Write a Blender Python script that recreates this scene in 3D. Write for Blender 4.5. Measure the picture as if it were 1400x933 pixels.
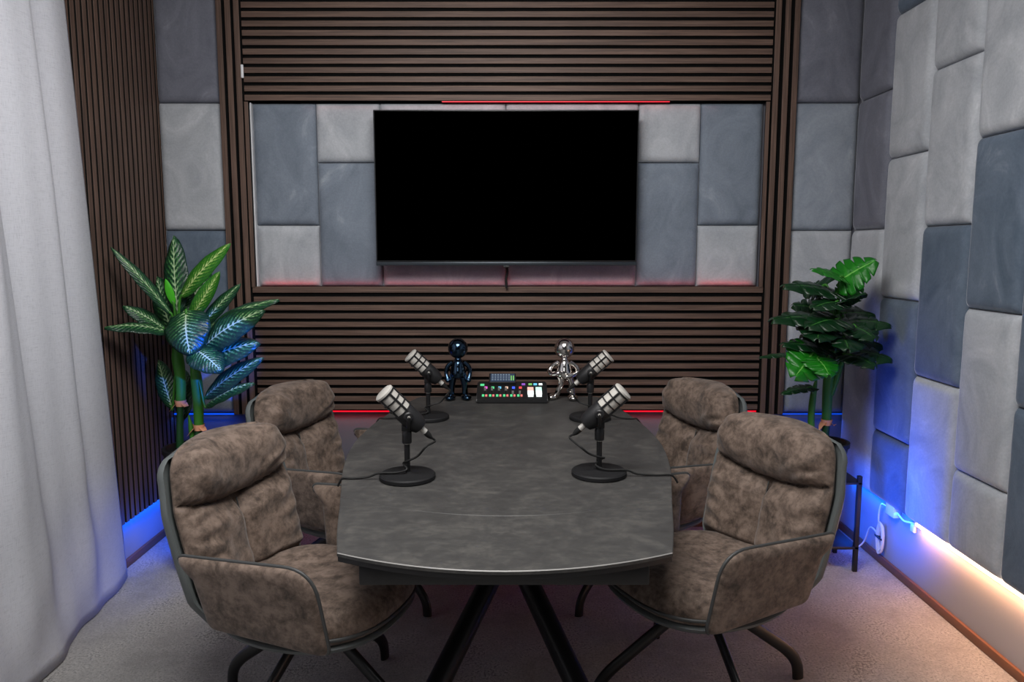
import bpy, bmesh, math, random
from math import sin, cos, pi, radians, sqrt, exp, atan2
from mathutils import Vector, Matrix, noise as mnoise
random.seed(7)
for o in list(bpy.data.objects):
    bpy.data.objects.remove(o)
SC = bpy.context.scene
COL = SC.collection

# ---------------------------------------------------------------- camera
cam_d = bpy.data.cameras.new('camera')
cam = bpy.data.objects.new('camera', cam_d)
COL.objects.link(cam)
cam_d.sensor_width = 36.0
cam_d.lens = 1030.0 * 36.0 / 1400.0
cam.location = (0, 0, 1.3676)
cam.rotation_euler = (radians(90 - 7), 0, 0)
cam_d.clip_start = 0.02
SC.camera = cam

# ---------------------------------------------------------------- world, exposure
W = bpy.data.worlds.new('world')
W.use_nodes = True
W.node_tree.nodes['Background'].inputs[0].default_value = (0.05, 0.055, 0.065, 1)
W.node_tree.nodes['Background'].inputs[1].default_value = 1.0
SC.world = W
SC.view_settings.view_transform = 'Standard'
SC.view_settings.look = 'None'
SC.view_settings.gamma = 1.0
SC.view_settings.use_curve_mapping = False
SC.view_settings.exposure = 0.0

# ---------------------------------------------------------------- lamps
def area(name, loc, rot, sx, sy, power, color, spread=180):
    l = bpy.data.lights.new(name, 'AREA')
    l.shape = 'RECTANGLE'
    l.size, l.size_y = sx, sy
    l.energy = power
    l.color = color
    l.spread = radians(spread)
    o = bpy.data.objects.new(name, l)
    o.location = loc
    o.rotation_euler = rot
    COL.objects.link(o)
    return o
def spot(name, loc, aim, cone, power, color, r=0.02, blend=0.5):
    l = bpy.data.lights.new(name, 'SPOT')
    l.energy = power
    l.color = color
    l.shadow_soft_size = r
    l.spot_size = radians(cone)
    l.spot_blend = blend
    o = bpy.data.objects.new(name, l)
    o.location = loc
    o.rotation_euler = Vector(aim).to_track_quat('-Z', 'Y').to_euler()
    COL.objects.link(o)
    return o
BLUE = (0.0, 0.10, 1.0)
WARM = (1.0, 0.46, 0.22)
RED = (1.0, 0.0, 0.02)
area('ceiling_softlight', (-0.15, 1.75, 2.66), (radians(27), 0, 0), 1.3, 1.0, 72, (1.0, 0.985, 0.965))
area('foreground_fill', (-0.3, 0.55, 2.66), (0, 0, 0), 1.0, 0.8, 28, (1.0, 0.985, 0.97))  # unseen fill added to brighten the foreground carpet and chairs
area('front_fill', (-0.45, -0.7, 2.6), (radians(60), 0, radians(-8)), 0.8, 0.8, 4.5, (0.97, 0.985, 1.0))  # unseen fill light added behind the camera
area('blue_strip_lamp_left_bay', (-1.485, 3.55, 0.565), (0, 0, 0), 0.28, 0.02, 0.22, BLUE)
area('blue_strip_lamp_right_bay', (1.45, 3.55, 0.565), (0, 0, 0), 0.28, 0.02, 0.16, BLUE)
area('blue_strip_lamp_left_wall', (-1.635, 3.25, 0.21), (0, radians(30), 0), 0.012, 0.62, 0.9, BLUE)
area('blue_strip_lamp_right_wall', (1.595, 3.2, 0.275), (0, radians(-20), 0), 0.012, 0.6, 0.9, BLUE)
area('red_strip_lamp_desk', (-0.02, 3.572, 0.572), (radians(-8), 0, 0), 2.38, 0.012, 0.7, RED)
area('red_strip_lamp_niche_top', (0.0, 3.550, 2.028), (radians(-10), 0, 0), 1.9, 0.006, 0.05, RED)
area('red_strip_lamp_niche_bottom', (-0.02, 3.5500, 1.1925), (radians(180), 0, 0), 2.3, 0.006, 0.28, RED)
area('warm_strip_lamp', (1.600, 1.87, 0.268), (0, radians(8), 0), 0.012, 2.0, 5.2, WARM)
spot('blue_fill_left', (-1.46, 3.36, 0.10), (-1.0, -0.15, 0.10), 150, 2.6, BLUE, 0.06)  # added lamp without fixture, throws blue on the lower left wall
spot('blue_fill_right', (1.20, 2.95, 0.28), (1.0, 0.16, 0.36), 115, 26.0, BLUE, 0.10, 0.8)  # added lamp without fixture, spreads blue over the right wall panels
spot('blue_curtain_fill', (-1.18, 2.98, 0.14), (-1.0, -0.45, 0.05), 90, 2.2, BLUE, 0.05, 0.9)  # added lamp without fixture, tints the curtain bottom blue
spot('blue_corner_fill', (1.44, 3.36, 0.10), (1.0, -0.25, 0.10), 150, 2.4, BLUE, 0.06)  # added lamp without fixture, blue for the right corner baseboard
spot('blue_plant_fill', (-0.75, 2.35, 1.05), (-0.40, 0.62, -0.10), 27, 80.0, BLUE, 0.012, 0.4)  # lamp added in mid-air without fixture, throws blue on the leaves

# ---------------------------------------------------------------- helpers
class MB:
    def __init__(s):
        s.v = []; s.f = []; s.uv = None; s.m = []; s.sm = []
    def add(s, vs, fs, mat=0, smooth=True):
        o = len(s.v)
        s.v += [tuple(v) for v in vs]
        for f in fs:
            s.f.append(tuple(i + o for i in f)); s.m.append(mat); s.sm.append(smooth)
        return s
    def box(s, x0, x1, y0, y1, z0, z1, mat=0):
        vs = [(x, y, z) for z in (z0, z1) for y in (y0, y1) for x in (x0, x1)]
        return s.add(vs, [(0, 2, 3, 1), (4, 5, 7, 6), (0, 1, 5, 4), (2, 6, 7, 3), (0, 4, 6, 2), (1, 3, 7, 5)], mat, False)
    def bbox(s, x0, x1, y0, y1, z0, z1, b=0.004, mat=0):
        # bevelled box through bmesh
        bm = bmesh.new()
        vs = [bm.verts.new((x, y, z)) for z in (z0, z1) for y in (y0, y1) for x in (x0, x1)]
        for f in [(0, 2, 3, 1), (4, 5, 7, 6), (0, 1, 5, 4), (2, 6, 7, 3), (0, 4, 6, 2), (1, 3, 7, 5)]:
            bm.faces.new([vs[i] for i in f])
        bmesh.ops.bevel(bm, geom=list(bm.edges), offset=b, segments=2, affect='EDGES', profile=0.5)
        bm.verts.index_update()
        s.add([v.co[:] for v in bm.verts], [[v.index for v in f.verts] for f in bm.faces], mat, False)
        bm.free()
        return s
    def grid(s, fn, nu, nv, mat=0, smooth=True, closeu=False, flip=False):
        # fn(i,j) -> point
        vs = [fn(i, j) for j in range(nv) for i in range(nu)]
        fs = []
        for j in range(nv - 1):
            for i in range(nu if closeu else nu - 1):
                a = j * nu + i; b = j * nu + (i + 1) % nu
                q = (a, b, b + nu, a + nu)
                fs.append(q[::-1] if flip else q)
        return s.add(vs, fs, mat, smooth)
    def tube(s, pts, rad, n=8, mat=0, caps=True, flat=1.0, up=None):
        pts = [Vector(p) for p in pts]
        if not hasattr(rad, '__len__'):
            rad = [rad] * len(pts)
        rings = []
        ref = Vector(up) if up else None
        prev = None
        for k, p in enumerate(pts):
            if k == 0: t = pts[1] - pts[0]
            elif k == len(pts) - 1: t = pts[-1] - pts[-2]
            else: t = (pts[k + 1] - p).normalized() + (p - pts[k - 1]).normalized()
            t.normalize()
            if prev is None:
                r0 = ref if ref else (Vector((0, 0, 1)) if abs(t.z) < 0.9 else Vector((1, 0, 0)))
                a = r0 - t * r0.dot(t)
            else:
                a = prev - t * prev.dot(t)
            a.normalize(); prev = a
            b = t.cross(a)
            rings.append([p + a * (cos(2 * pi * i / n) * rad[k]) + b * (sin(2 * pi * i / n) * rad[k] * flat) for i in range(n)])
        vs = [v for r in rings for v in r]
        fs = []
        for k in range(len(rings) - 1):
            for i in range(n):
                j = (i + 1) % n
                fs.append((k * n + i, k * n + j, (k + 1) * n + j, (k + 1) * n + i))
        if caps:
            fs.append(tuple(range(n))[::-1])
            fs.append(tuple((len(rings) - 1) * n + i for i in range(n)))
        return s.add(vs, fs, mat, True)
    def lathe(s, prof, n=24, mat=0, M=None, capb=True, capt=True):
        M = M or Matrix()
        vs = []
        for r, z in prof:
            for i in range(n):
                vs.append(M @ Vector((r * cos(2 * pi * i / n), r * sin(2 * pi * i / n), z)))
        fs = []
        for k in range(len(prof) - 1):
            for i in range(n):
                j = (i + 1) % n
                fs.append((k * n + i, k * n + j, (k + 1) * n + j, (k + 1) * n + i))
        if capb: fs.append(tuple(range(n))[::-1])
        if capt: fs.append(tuple((len(prof) - 1) * n + i for i in range(n)))
        return s.add(vs, fs, mat, True)
    def prism(s, poly, z0, z1, mat=0, ch=0):
        n = len(poly)
        if ch:
            cx = sum(p[0] for p in poly) / n; cy = sum(p[1] for p in poly) / n
            ins = []
            for x, y in poly:
                L = max(.05, sqrt((x - cx) ** 2 + (y - cy) ** 2)); ins.append((x - (x - cx) / L * ch, y - (y - cy) / L * ch))
            vs = [(x, y, z0) for x, y in poly] + [(x, y, z1 - ch) for x, y in poly] + [(x, y, z1) for x, y in ins]
            s.add(vs, [tuple(range(n))[::-1], tuple(range(2 * n, 3 * n))], mat, False)
            s.add(vs, [(k * n + i, k * n + (i + 1) % n, (k + 1) * n + (i + 1) % n, (k + 1) * n + i) for i in range(n) for k in (0,)], mat, True)
            s.add(vs, [(n + i, n + (i + 1) % n, 2 * n + (i + 1) % n, 2 * n + i) for i in range(n)], mat + 1, True)
            return s
        vs = [(x, y, z0) for x, y in poly] + [(x, y, z1) for x, y in poly]
        s.add(vs, [tuple(range(n))[::-1], tuple(range(n, 2 * n))], mat, False)
        s.add(vs, [(i, (i + 1) % n, n + (i + 1) % n, n + i) for i in range(n)], mat, True)
        return s
    def ell(s, c, r, n=16, m=10, M=None, mat=0):
        M = M or Matrix()
        vs = []
        for j in range(m + 1):
            t = -pi / 2 + pi * j / m
            for i in range(n):
                p = 2 * pi * i / n
                vs.append(Vector(c) + M @ Vector((r[0] * cos(t) * cos(p), r[1] * cos(t) * sin(p), r[2] * sin(t))))
        fs = []
        for j in range(m):
            for i in range(n):
                k = (i + 1) % n
                fs.append((j * n + i, j * n + k, (j + 1) * n + k, (j + 1) * n + i))
        return s.add(vs, fs, mat, True)
    def mesh(s, name, mats, weld=1e-5, auto=None):
        me = bpy.data.meshes.new(name)
        me.from_pydata(s.v, [], s.f)
        for m in (mats if isinstance(mats, (list, tuple)) else [mats]):
            me.materials.append(m)
        me.polygons.foreach_set('material_index', s.m)
        me.polygons.foreach_set('use_smooth', s.sm)
        if s.uv:
            ul = me.uv_layers.new(name='UVMap')
            for lp in me.loops:
                ul.data[lp.index].uv = s.uv[lp.vertex_index]
        bm = bmesh.new(); bm.from_mesh(me)
        if weld and not s.uv:
            bmesh.ops.remove_doubles(bm, verts=bm.verts, dist=weld)
        if not s.uv:
            bmesh.ops.recalc_face_normals(bm, faces=bm.faces)
        bm.to_mesh(me); bm.free()
        if auto:
            try: me.set_sharp_from_angle(angle=radians(auto))
            except Exception: pass
        me.update()
        return me
    def build(s, name, mats, parent=None, auto=40, **kw):
        return obj(name, s.mesh(name, mats, auto=auto), parent, **kw)

def obj(name, me, parent=None, loc=None, rot=None):
    o = bpy.data.objects.new(name, me)
    COL.objects.link(o)
    if parent: o.parent = parent
    if loc: o.location = loc
    if rot: o.rotation_euler = rot
    return o
def tag(o, label, cat, group=None, kind=None):
    o['label'] = label; o['category'] = cat
    if group: o['group'] = group
    if kind: o['kind'] = kind
    return o
def thing(name, label, cat, loc=(0, 0, 0), rz=0, group=None):
    o = bpy.data.objects.new(name, None); COL.objects.link(o)
    o.location = loc; o.rotation_euler = (0, 0, rz); o.empty_display_size = 0.05
    return tag(o, label, cat, group)
def struct(o):
    o['kind'] = 'structure'; return o
def smooth_path(pts, n=8):
    pts = [Vector(p) for p in pts]; out = []
    for i in range(len(pts) - 1):
        p0 = pts[max(i - 1, 0)]; p1 = pts[i]; p2 = pts[i + 1]; p3 = pts[min(i + 2, len(pts) - 1)]
        for k in range(n):
            t = k / n
            out.append(0.5 * ((2 * p1) + (p2 - p0) * t + (2 * p0 - 5 * p1 + 4 * p2 - p3) * t * t + (3 * p1 - p0 - 3 * p2 + p3) * t ** 3))
    out.append(pts[-1]); return out

# ---------------------------------------------------------------- materials
def lin(r, g, b):
    f = lambda c: (c / 255 / 12.92) if c <= 10 else ((c / 255 + 0.055) / 1.055) ** 2.4
    return (f(r), f(g), f(b), 1)
def newmat(name):
    m = bpy.data.materials.new(name); m.use_nodes = True
    nt = m.node_tree
    return m, nt, nt.nodes['Principled BSDF']
def plain(name, col, rough=0.5, metal=0.0, spec=0.5, coat=0.0):
    m, nt, b = newmat(name)
    b.inputs['Base Color'].default_value = col
    b.inputs['Roughness'].default_value = rough
    b.inputs['Metallic'].default_value = metal
    b.inputs['Specular IOR Level'].default_value = spec
    b.inputs['Coat Weight'].default_value = coat
    return m
def glow(name, col, strength):
    m, nt, b = newmat(name)
    b.inputs['Base Color'].default_value = (0.02, 0.02, 0.02, 1)
    b.inputs['Emission Color'].default_value = (*col[:3], 1)
    b.inputs['Emission Strength'].default_value = strength
    return m
def N(nt, t, **kw):
    n = nt.nodes.new(t)
    for k, v in kw.items(): setattr(n, k, v)
    return n
def noise_node(nt, vec, scale, detail=4, rough=0.5, dist=0.0):
    n = N(nt, 'ShaderNodeTexNoise')
    n.inputs['Scale'].default_value = scale; n.inputs['Detail'].default_value = detail
    n.inputs['Roughness'].default_value = rough; n.inputs['Distortion'].default_value = dist
    if vec is not None: nt.links.new(vec, n.inputs['Vector'])
    return n
def ramp(nt, fac, stops):
    r = N(nt, 'ShaderNodeValToRGB')
    e = r.color_ramp.elements
    e[0].position, e[0].color = stops[0]
    e[1].position, e[1].color = stops[-1]
    for p, c in stops[1:-1]:
        k = e.new(p); k.color = c
    nt.links.new(fac, r.inputs['Fac'])
    return r
def bump(nt, b, h, strength, dist=0.01):
    n = N(nt, 'ShaderNodeBump')
    n.inputs['Strength'].default_value = strength; n.inputs['Distance'].default_value = dist
    nt.links.new(h, n.inputs['Height']); nt.links.new(n.outputs['Normal'], b.inputs['Normal'])
    return n
def coords(nt, scale=(1, 1, 1), rnd=True):
    tc = N(nt, 'ShaderNodeTexCoord'); mp = N(nt, 'ShaderNodeMapping')
    mp.inputs['Scale'].default_value = scale
    src = tc.outputs['Object']
    if rnd:
        oi = N(nt, 'ShaderNodeObjectInfo'); ml = N(nt, 'ShaderNodeVectorMath', operation='SCALE')
        cx = N(nt, 'ShaderNodeCombineXYZ')
        for k in range(3): nt.links.new(oi.outputs['Random'], cx.inputs[k])
        nt.links.new(cx.outputs[0], ml.inputs[0]); ml.inputs['Scale'].default_value = 37.0
        ad = N(nt, 'ShaderNodeVectorMath', operation='ADD')
        nt.links.new(src, ad.inputs[0]); nt.links.new(ml.outputs[0], ad.inputs[1]); src = ad.outputs[0]
    nt.links.new(src, mp.inputs['Vector'])
    return mp.outputs[0]

def mat_wood():
    m, nt, b = newmat('walnut_slat')
    v = coords(nt, (2.2, 90, 90))
    n1 = noise_node(nt, v, 1.6, 6, 0.65, 0.6)
    r = ramp(nt, n1.outputs['Fac'], [(0.28, lin(66, 53, 47)), (0.5, lin(96, 76, 66)), (0.75, lin(122, 100, 88))])
    v2 = coords(nt, (0.8, 3, 3)); n2 = noise_node(nt, v2, 1.2, 2)
    mx = N(nt, 'ShaderNodeMix', data_type='RGBA', blend_type='MULTIPLY'); mx.inputs['Factor'].default_value = 0.5
    r2 = ramp(nt, n2.outputs['Fac'], [(0.3, (0.62, 0.6, 0.6, 1)), (0.7, (1.15, 1.1, 1.08, 1))])
    nt.links.new(r.outputs[0], mx.inputs['A']); nt.links.new(r2.outputs[0], mx.inputs['B'])
    nt.links.new(mx.outputs['Result'], b.inputs['Base Color'])
    b.inputs['Roughness'].default_value = 0.55; b.inputs['Specular IOR Level'].default_value = 0.35
    bump(nt, b, n1.outputs['Fac'], 0.25, 0.002)
    return m
def mat_velvet(name, dark, light, smudge):
    m, nt, b = newmat(name)
    v = coords(nt, (3.0, 2.2, 3.0))
    n1 = noise_node(nt, v, 1.7, 5, 0.62, 1.4)
    r = ramp(nt, n1.outputs['Fac'], [(0.3, dark), (0.62, light), (0.78, smudge)])
    v2 = coords(nt, (60, 60, 60)); n2 = noise_node(nt, v2, 2.0, 3, 0.6)
    mx = N(nt, 'ShaderNodeMix', data_type='RGBA', blend_type='MULTIPLY'); mx.inputs['Factor'].default_value = 0.35
    r2 = ramp(nt, n2.outputs['Fac'], [(0.3, (0.72, 0.72, 0.74, 1)), (0.7, (1.1, 1.1, 1.1, 1))])
    nt.links.new(r.outputs[0], mx.inputs['A']); nt.links.new(r2.outputs[0], mx.inputs['B'])
    nt.links.new(mx.outputs['Result'], b.inputs['Base Color'])
    b.inputs['Roughness'].default_value = 0.9; b.inputs['Specular IOR Level'].default_value = 0.12
    b.inputs['Sheen Weight'].default_value = 0.9; b.inputs['Sheen Roughness'].default_value = 0.28
    b.inputs['Sheen Tint'].default_value = (0.9, 0.93, 1, 1)
    bump(nt, b, n1.outputs['Fac'], 0.25, 0.01)
    return m
def mat_suede():
    m, nt, b = newmat('brown_suede')
    v = coords(nt, (1, 1, 1))
    n1 = noise_node(nt, v, 21, 7, 0.70, 0.3)
    n2 = noise_node(nt, v, 70, 4, 0.6, 0.2)
    ad = N(nt, 'ShaderNodeMath', operation='MULTIPLY_ADD'); ad.inputs[1].default_value = 0.35
    nt.links.new(n2.outputs['Fac'], ad.inputs[0]); nt.links.new(n1.outputs['Fac'], ad.inputs[2])
    r = ramp(nt, ad.outputs[0], [(0.50, lin(62, 51, 44)), (0.64, lin(96, 81, 71)), (0.80, lin(124, 107, 96))])
    nt.links.new(r.outputs[0], b.inputs['Base Color'])
    b.inputs['Roughness'].default_value = 0.72; b.inputs['Specular IOR Level'].default_value = 0.3
    b.inputs['Sheen Weight'].default_value = 0.15
    n3 = noise_node(nt, v, 14, 4, 0.55, 0.8)
    ad2 = N(nt, 'ShaderNodeMath', operation='MULTIPLY_ADD'); ad2.inputs[1].default_value = 0.1
    nt.links.new(n2.outputs['Fac'], ad2.inputs[0]); nt.links.new(n3.outputs['Fac'], ad2.inputs[2])
    bump(nt, b, ad2.outputs[0], 0.15, 0.010)
    return m
def mat_carpet():
    m, nt, b = newmat('grey_carpet')
    v = coords(nt, (1, 1, 1), False)
    n1 = noise_node(nt, v, 3.6, 4, 0.6, 0.5)
    n2 = noise_node(nt, v, 120, 4, 0.8)
    n4 = noise_node(nt, v, 28, 4, 0.7, 0.6)
    ad = N(nt, 'ShaderNodeMath', operation='MULTIPLY_ADD'); ad.inputs[1].default_value = 1.3
    nt.links.new(n2.outputs['Fac'], ad.inputs[0]); nt.links.new(n1.outputs['Fac'], ad.inputs[2])
    ad3 = N(nt, 'ShaderNodeMath', operation='MULTIPLY_ADD'); ad3.inputs[1].default_value = 0.5
    nt.links.new(n4.outputs['Fac'], ad3.inputs[0]); nt.links.new(ad.outputs[0], ad3.inputs[2])
    r = ramp(nt, ad3.outputs[0], [(0.72, lin(112, 109, 108)), (1.0, lin(176, 172, 170)), (1.28, lin(218, 214, 211))])
    r.color_ramp.elements[0].position = 0.45
    mr = N(nt, 'ShaderNodeMapRange')
    mr.inputs['From Min'].default_value = 0.85; mr.inputs['From Max'].default_value = 1.75
    nt.links.new(ad3.outputs[0], mr.inputs['Value'])
    r.color_ramp.elements[0].position = 0.05; r.color_ramp.elements[1].position = 0.5; r.color_ramp.elements[2].position = 0.95
    nt.links.new(mr.outputs[0], r.inputs['Fac'])
    mx = N(nt, 'ShaderNodeMix', data_type='RGBA', blend_type='MULTIPLY'); mx.inputs['Factor'].default_value = 1.0
    r2 = ramp(nt, n2.outputs['Fac'], [(0.36, (0.55, 0.55, 0.55, 1)), (0.64, (1.4, 1.4, 1.4, 1))])
    nt.links.new(r.outputs[0], mx.inputs['A']); nt.links.new(r2.outputs[0], mx.inputs['B'])
    nt.links.new(mx.outputs['Result'], b.inputs['Base Color'])
    b.inputs['Roughness'].default_value = 1.0; b.inputs['Specular IOR Level'].default_value = 0.05
    b.inputs['Sheen Weight'].default_value = 0.2
    bump(nt, b, n2.outputs['Fac'], 1.0, 0.022)
    return m
def mat_stone():
    m, nt, b = newmat('anthracite_ceramic')
    v = coords(nt, (1, 1, 1), False)
    n1 = noise_node(nt, v, 9, 8, 0.72, 0.3)
    v2 = coords(nt, (3, 4.5, 3), False)
    n2 = noise_node(nt, v2, 9, 8, 0.74, 0.2)
    ad = N(nt, 'ShaderNodeMath', operation='MULTIPLY_ADD'); ad.inputs[1].default_value = 0.6
    nt.links.new(n2.outputs['Fac'], ad.inputs[0]); nt.links.new(n1.outputs['Fac'], ad.inputs[2])
    r = ramp(nt, ad.outputs[0], [(0.5, lin(54, 53, 53)), (0.8, lin(67, 66, 65)), (1.1, lin(85, 83, 80))])
    nt.links.new(r.outputs[0], b.inputs['Base Color'])
    rr = ramp(nt, n2.outputs['Fac'], [(0.3, (0.42, 0.42, 0.42, 1)), (0.7, (0.56, 0.56, 0.56, 1))])
    nt.links.new(rr.outputs[0], b.inputs['Roughness'])
    b.inputs['Specular IOR Level'].default_value = 0.3
    return m
def mat_linen():
    m, nt, b = newmat('grey_linen')
    v = coords(nt, (30, 30, 700), False); n1 = noise_node(nt, v, 1.2, 3, 0.6)
    v2 = coords(nt, (700, 700, 30), False); n2 = noise_node(nt, v2, 1.2, 3, 0.6)
    ad = N(nt, 'ShaderNodeMath', operation='ADD')
    nt.links.new(n1.outputs['Fac'], ad.inputs[0]); nt.links.new(n2.outputs['Fac'], ad.inputs[1])
    r = ramp(nt, ad.outputs[0], [(0.75, lin(174, 175, 183)), (1.0, lin(198, 199, 206))])
    nt.links.new(r.outputs[0], b.inputs['Base Color'])
    b.inputs['Roughness'].default_value = 0.95; b.inputs['Specular IOR Level'].default_value = 0.1
    bump(nt, b, ad.outputs[0], 0.25, 0.003)
    return m
def mat_paint(name, col):
    m, nt, b = newmat(name)
    v = coords(nt, (1, 1, 1), False); n = noise_node(nt, v, 130, 3)
    b.inputs['Base Color'].default_value = col
    b.inputs['Roughness'].default_value = 0.6
    bump(nt, b, n.outputs['Fac'], 0.12, 0.002)
    return m
def mat_leaf(name, dark, mid, light, amount, freq=26.0):
    m, nt, b = newmat(name)
    uv = N(nt, 'ShaderNodeUVMap'); sp = N(nt, 'ShaderNodeSeparateXYZ'); nt.links.new(uv.outputs[0], sp.inputs[0])
    def mt(op, a, bb=None, c=None):
        k = N(nt, 'ShaderNodeMath', operation=op)
        for i, x in enumerate((a, bb, c)):
            if x is None: continue
            if isinstance(x, (int, float)): k.inputs[i].default_value = x
            else: nt.links.new(x, k.inputs[i])
        return k.outputs[0]
    off = mt('ABSOLUTE', mt('SUBTRACT', sp.outputs['Y'], 0.5))        # 0 midrib .. 0.5 edge
    ph = mt('SUBTRACT', sp.outputs['X'], mt('MULTIPLY', off, 0.42))
    nz = noise_node(nt, uv.outputs[0], 9, 4, 0.7)
    st = mt('SINE', mt('MULTIPLY_ADD', ph, freq * 3.2, mt('MULTIPLY', nz.outputs['Fac'], 5.0)))
    edge = mt('SUBTRACT', 1.0, mt('MULTIPLY', off, 2.3))
    val = mt('MULTIPLY', mt('MULTIPLY_ADD', st, 0.30, 0.42), edge)
    oi = N(nt, 'ShaderNodeObjectInfo'); mp = N(nt, 'ShaderNodeMapping'); mp.inputs['Scale'].default_value = (1.0, .45, 1)
    nt.links.new(uv.outputs[0], mp.inputs['Vector']); nt.links.new(oi.outputs['Random'], mp.inputs['Location'])
    nz2 = noise_node(nt, mp.outputs[0], 26, 5, 0.8)
    val = mt('ADD', val, mt('MULTIPLY', mt('SUBTRACT', nz2.outputs['Fac'], 0.5), 1.7))
    val = mt('MULTIPLY', val, amount)
    rib = mt('LESS_THAN', off, 0.018)
    val = mt('MAXIMUM', val, mt('MULTIPLY', rib, 0.75))
    r = ramp(nt, val, [(0.12, dark), (0.42, mid), (0.8, light)])
    nt.links.new(r.outputs[0], b.inputs['Base Color'])
    b.inputs['Roughness'].default_value = 0.34; b.inputs['Specular IOR Level'].default_value = 0.45
    bump(nt, b, st, 0.3, 0.002)
    return m

WOOD = mat_wood()
SLATSIDE = plain('black_stained_slat_edge', (0.012, 0.010, 0.009, 1), 0.8, spec=0.1)
FELT = plain('black_felt', (0.006, 0.006, 0.006, 1), 0.95, spec=0.05)
VL = mat_velvet('light_grey_velvet', lin(158, 162, 168), lin(184, 187, 192), lin(206, 208, 212))
VD = mat_velvet('slate_velvet', lin(84, 97, 112), lin(104, 116, 131), lin(132, 142, 154))
VP = mat_velvet('mauve_grey_velvet', lin(102, 104, 115), lin(120, 122, 133), lin(142, 144, 153))
VS = mat_velvet('smoke_grey_velvet', lin(110, 119, 131), lin(128, 137, 149), lin(154, 162, 171))
VM = mat_velvet('mid_grey_velvet', lin(130, 138, 149), lin(153, 160, 170), lin(178, 184, 192))
SUEDE = mat_suede()
GLEATHER = plain('grey_leather', lin(92, 97, 97), 0.42)
PIPE = plain('grey_piping', lin(62, 63, 63), 0.5)
BLACKM = plain('black_powder_metal', (0.008, 0.008, 0.009, 1), 0.38, spec=0.5)
BLACKMAT = plain('matt_black_metal', (0.011, 0.011, 0.012, 1), 0.62, spec=0.25)
BLACKP = plain('black_plastic', (0.012, 0.012, 0.013, 1), 0.45, spec=0.45)
RUBBER = plain('black_rubber', (0.012, 0.012, 0.012, 1), 0.6, spec=0.3)
CARPET = mat_carpet(); STONE = mat_stone(); LINEN = mat_linen()
PAINT = mat_paint('pale_grey_paint', lin(158, 158, 162))
PAINTB = mat_paint('slate_grey_paint', lin(96, 97, 106)); CEILP = mat_paint('ceiling_paint', lin(205, 205, 205))
DARKP = mat_paint('dark_paint', lin(70, 72, 78))
TRIMW = plain('brown_trim_wood', lin(118, 74, 50), 0.5)
WHITEP = plain('white_plastic', lin(225, 226, 230), 0.45)
SCREEN = plain('black_glass', (0.0, 0.0, 0.0, 1), 0.5, spec=0.0)
BEZEL = plain('dark_bezel', (0.012, 0.013, 0.014, 1), 0.35)
BARM = plain('steel_bar', lin(60, 66, 72), 0.35, 0.6)
MESHG = plain('silver_mesh', lin(190, 186, 179), 0.5, 0.2)
SILV = plain('silver_metal', lin(215, 212, 205), 0.35, 0.45)
CHROME = plain('chrome', (0.82, 0.79, 0.76, 1), 0.06, 1.0)
BCHROME = plain('dark_blue_chrome', (0.035, 0.075, 0.13, 1), 0.07, 1.0, coat=0.4)
SOIL = plain('dark_soil', (0.02, 0.014, 0.01, 1), 0.9)
POT = plain('black_pot', (0.012, 0.012, 0.013, 1), 0.4)
STEMG = plain('green_stem', lin(58, 124, 38), 0.45)
CANE = plain('dark_green_cane', lin(24, 70, 36), 0.45)
BRACT = plain('papery_bract', lin(240, 172, 134), 0.7)
LEAFV = mat_leaf('variegated_leaf', lin(14, 50, 34), lin(50, 108, 54), lin(186, 208, 165), 1.0)
LEAFB = mat_leaf('bright_variegated_leaf', lin(38, 104, 28), lin(90, 150, 44), lin(205, 220, 150), 1.1)
LEAFN = plain('young_leaf', lin(66, 170, 30), 0.35)
LEAFM = mat_leaf('monstera_leaf', lin(10, 46, 20), lin(20, 66, 26), lin(70, 130, 60), 0.45, 8.0)
LEAFMB = mat_leaf('bright_monstera_leaf', lin(24, 110, 22), lin(44, 140, 34), lin(120, 190, 90), 0.5, 8.0)

# ---------------------------------------------------------------- room shell
XL, XR, YB, YF, ZC = -1.67, 1.62, 3.60, -1.6, 2.70
struct(MB().box(XL - .1, XR + .1, YF - .1, YB + .1, -0.1, 0).build('floor', CARPET))
struct(MB().box(XL - .1, XR + .1, YF - .1, YB + .1, ZC, ZC + .1).build('ceiling', CEILP))
wall_back = struct(MB().box(XL - .1, XR + .1, YB, YB + .1, 0, ZC).build('wall_back', PAINTB))
wall_left = struct(MB().box(XL - .1, XL, YF, YB, 0, ZC).build('wall_left', PAINT))
wall_right = struct(MB().box(XR, XR + .1, YF, YB, 0, ZC).build('wall_right', PAINT))
struct(MB().box(XL - .1, XR + .1, YF - .1, YF, 0, ZC).build('wall_front', DARKP))
struct(MB().bbox(XL, XL + .014, YF, YB, 0, 0.035, .003).build('baseboard_left', TRIMW))
struct(MB().bbox(XR - .014, XR, YF, YB, 0, 0.035, .003).build('baseboard_right', TRIMW))
struct(MB().bbox(XL + .014, XR - .014, YB - .014, YB, 0, 0.035, .003).build('baseboard_back', TRIMW))

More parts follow.
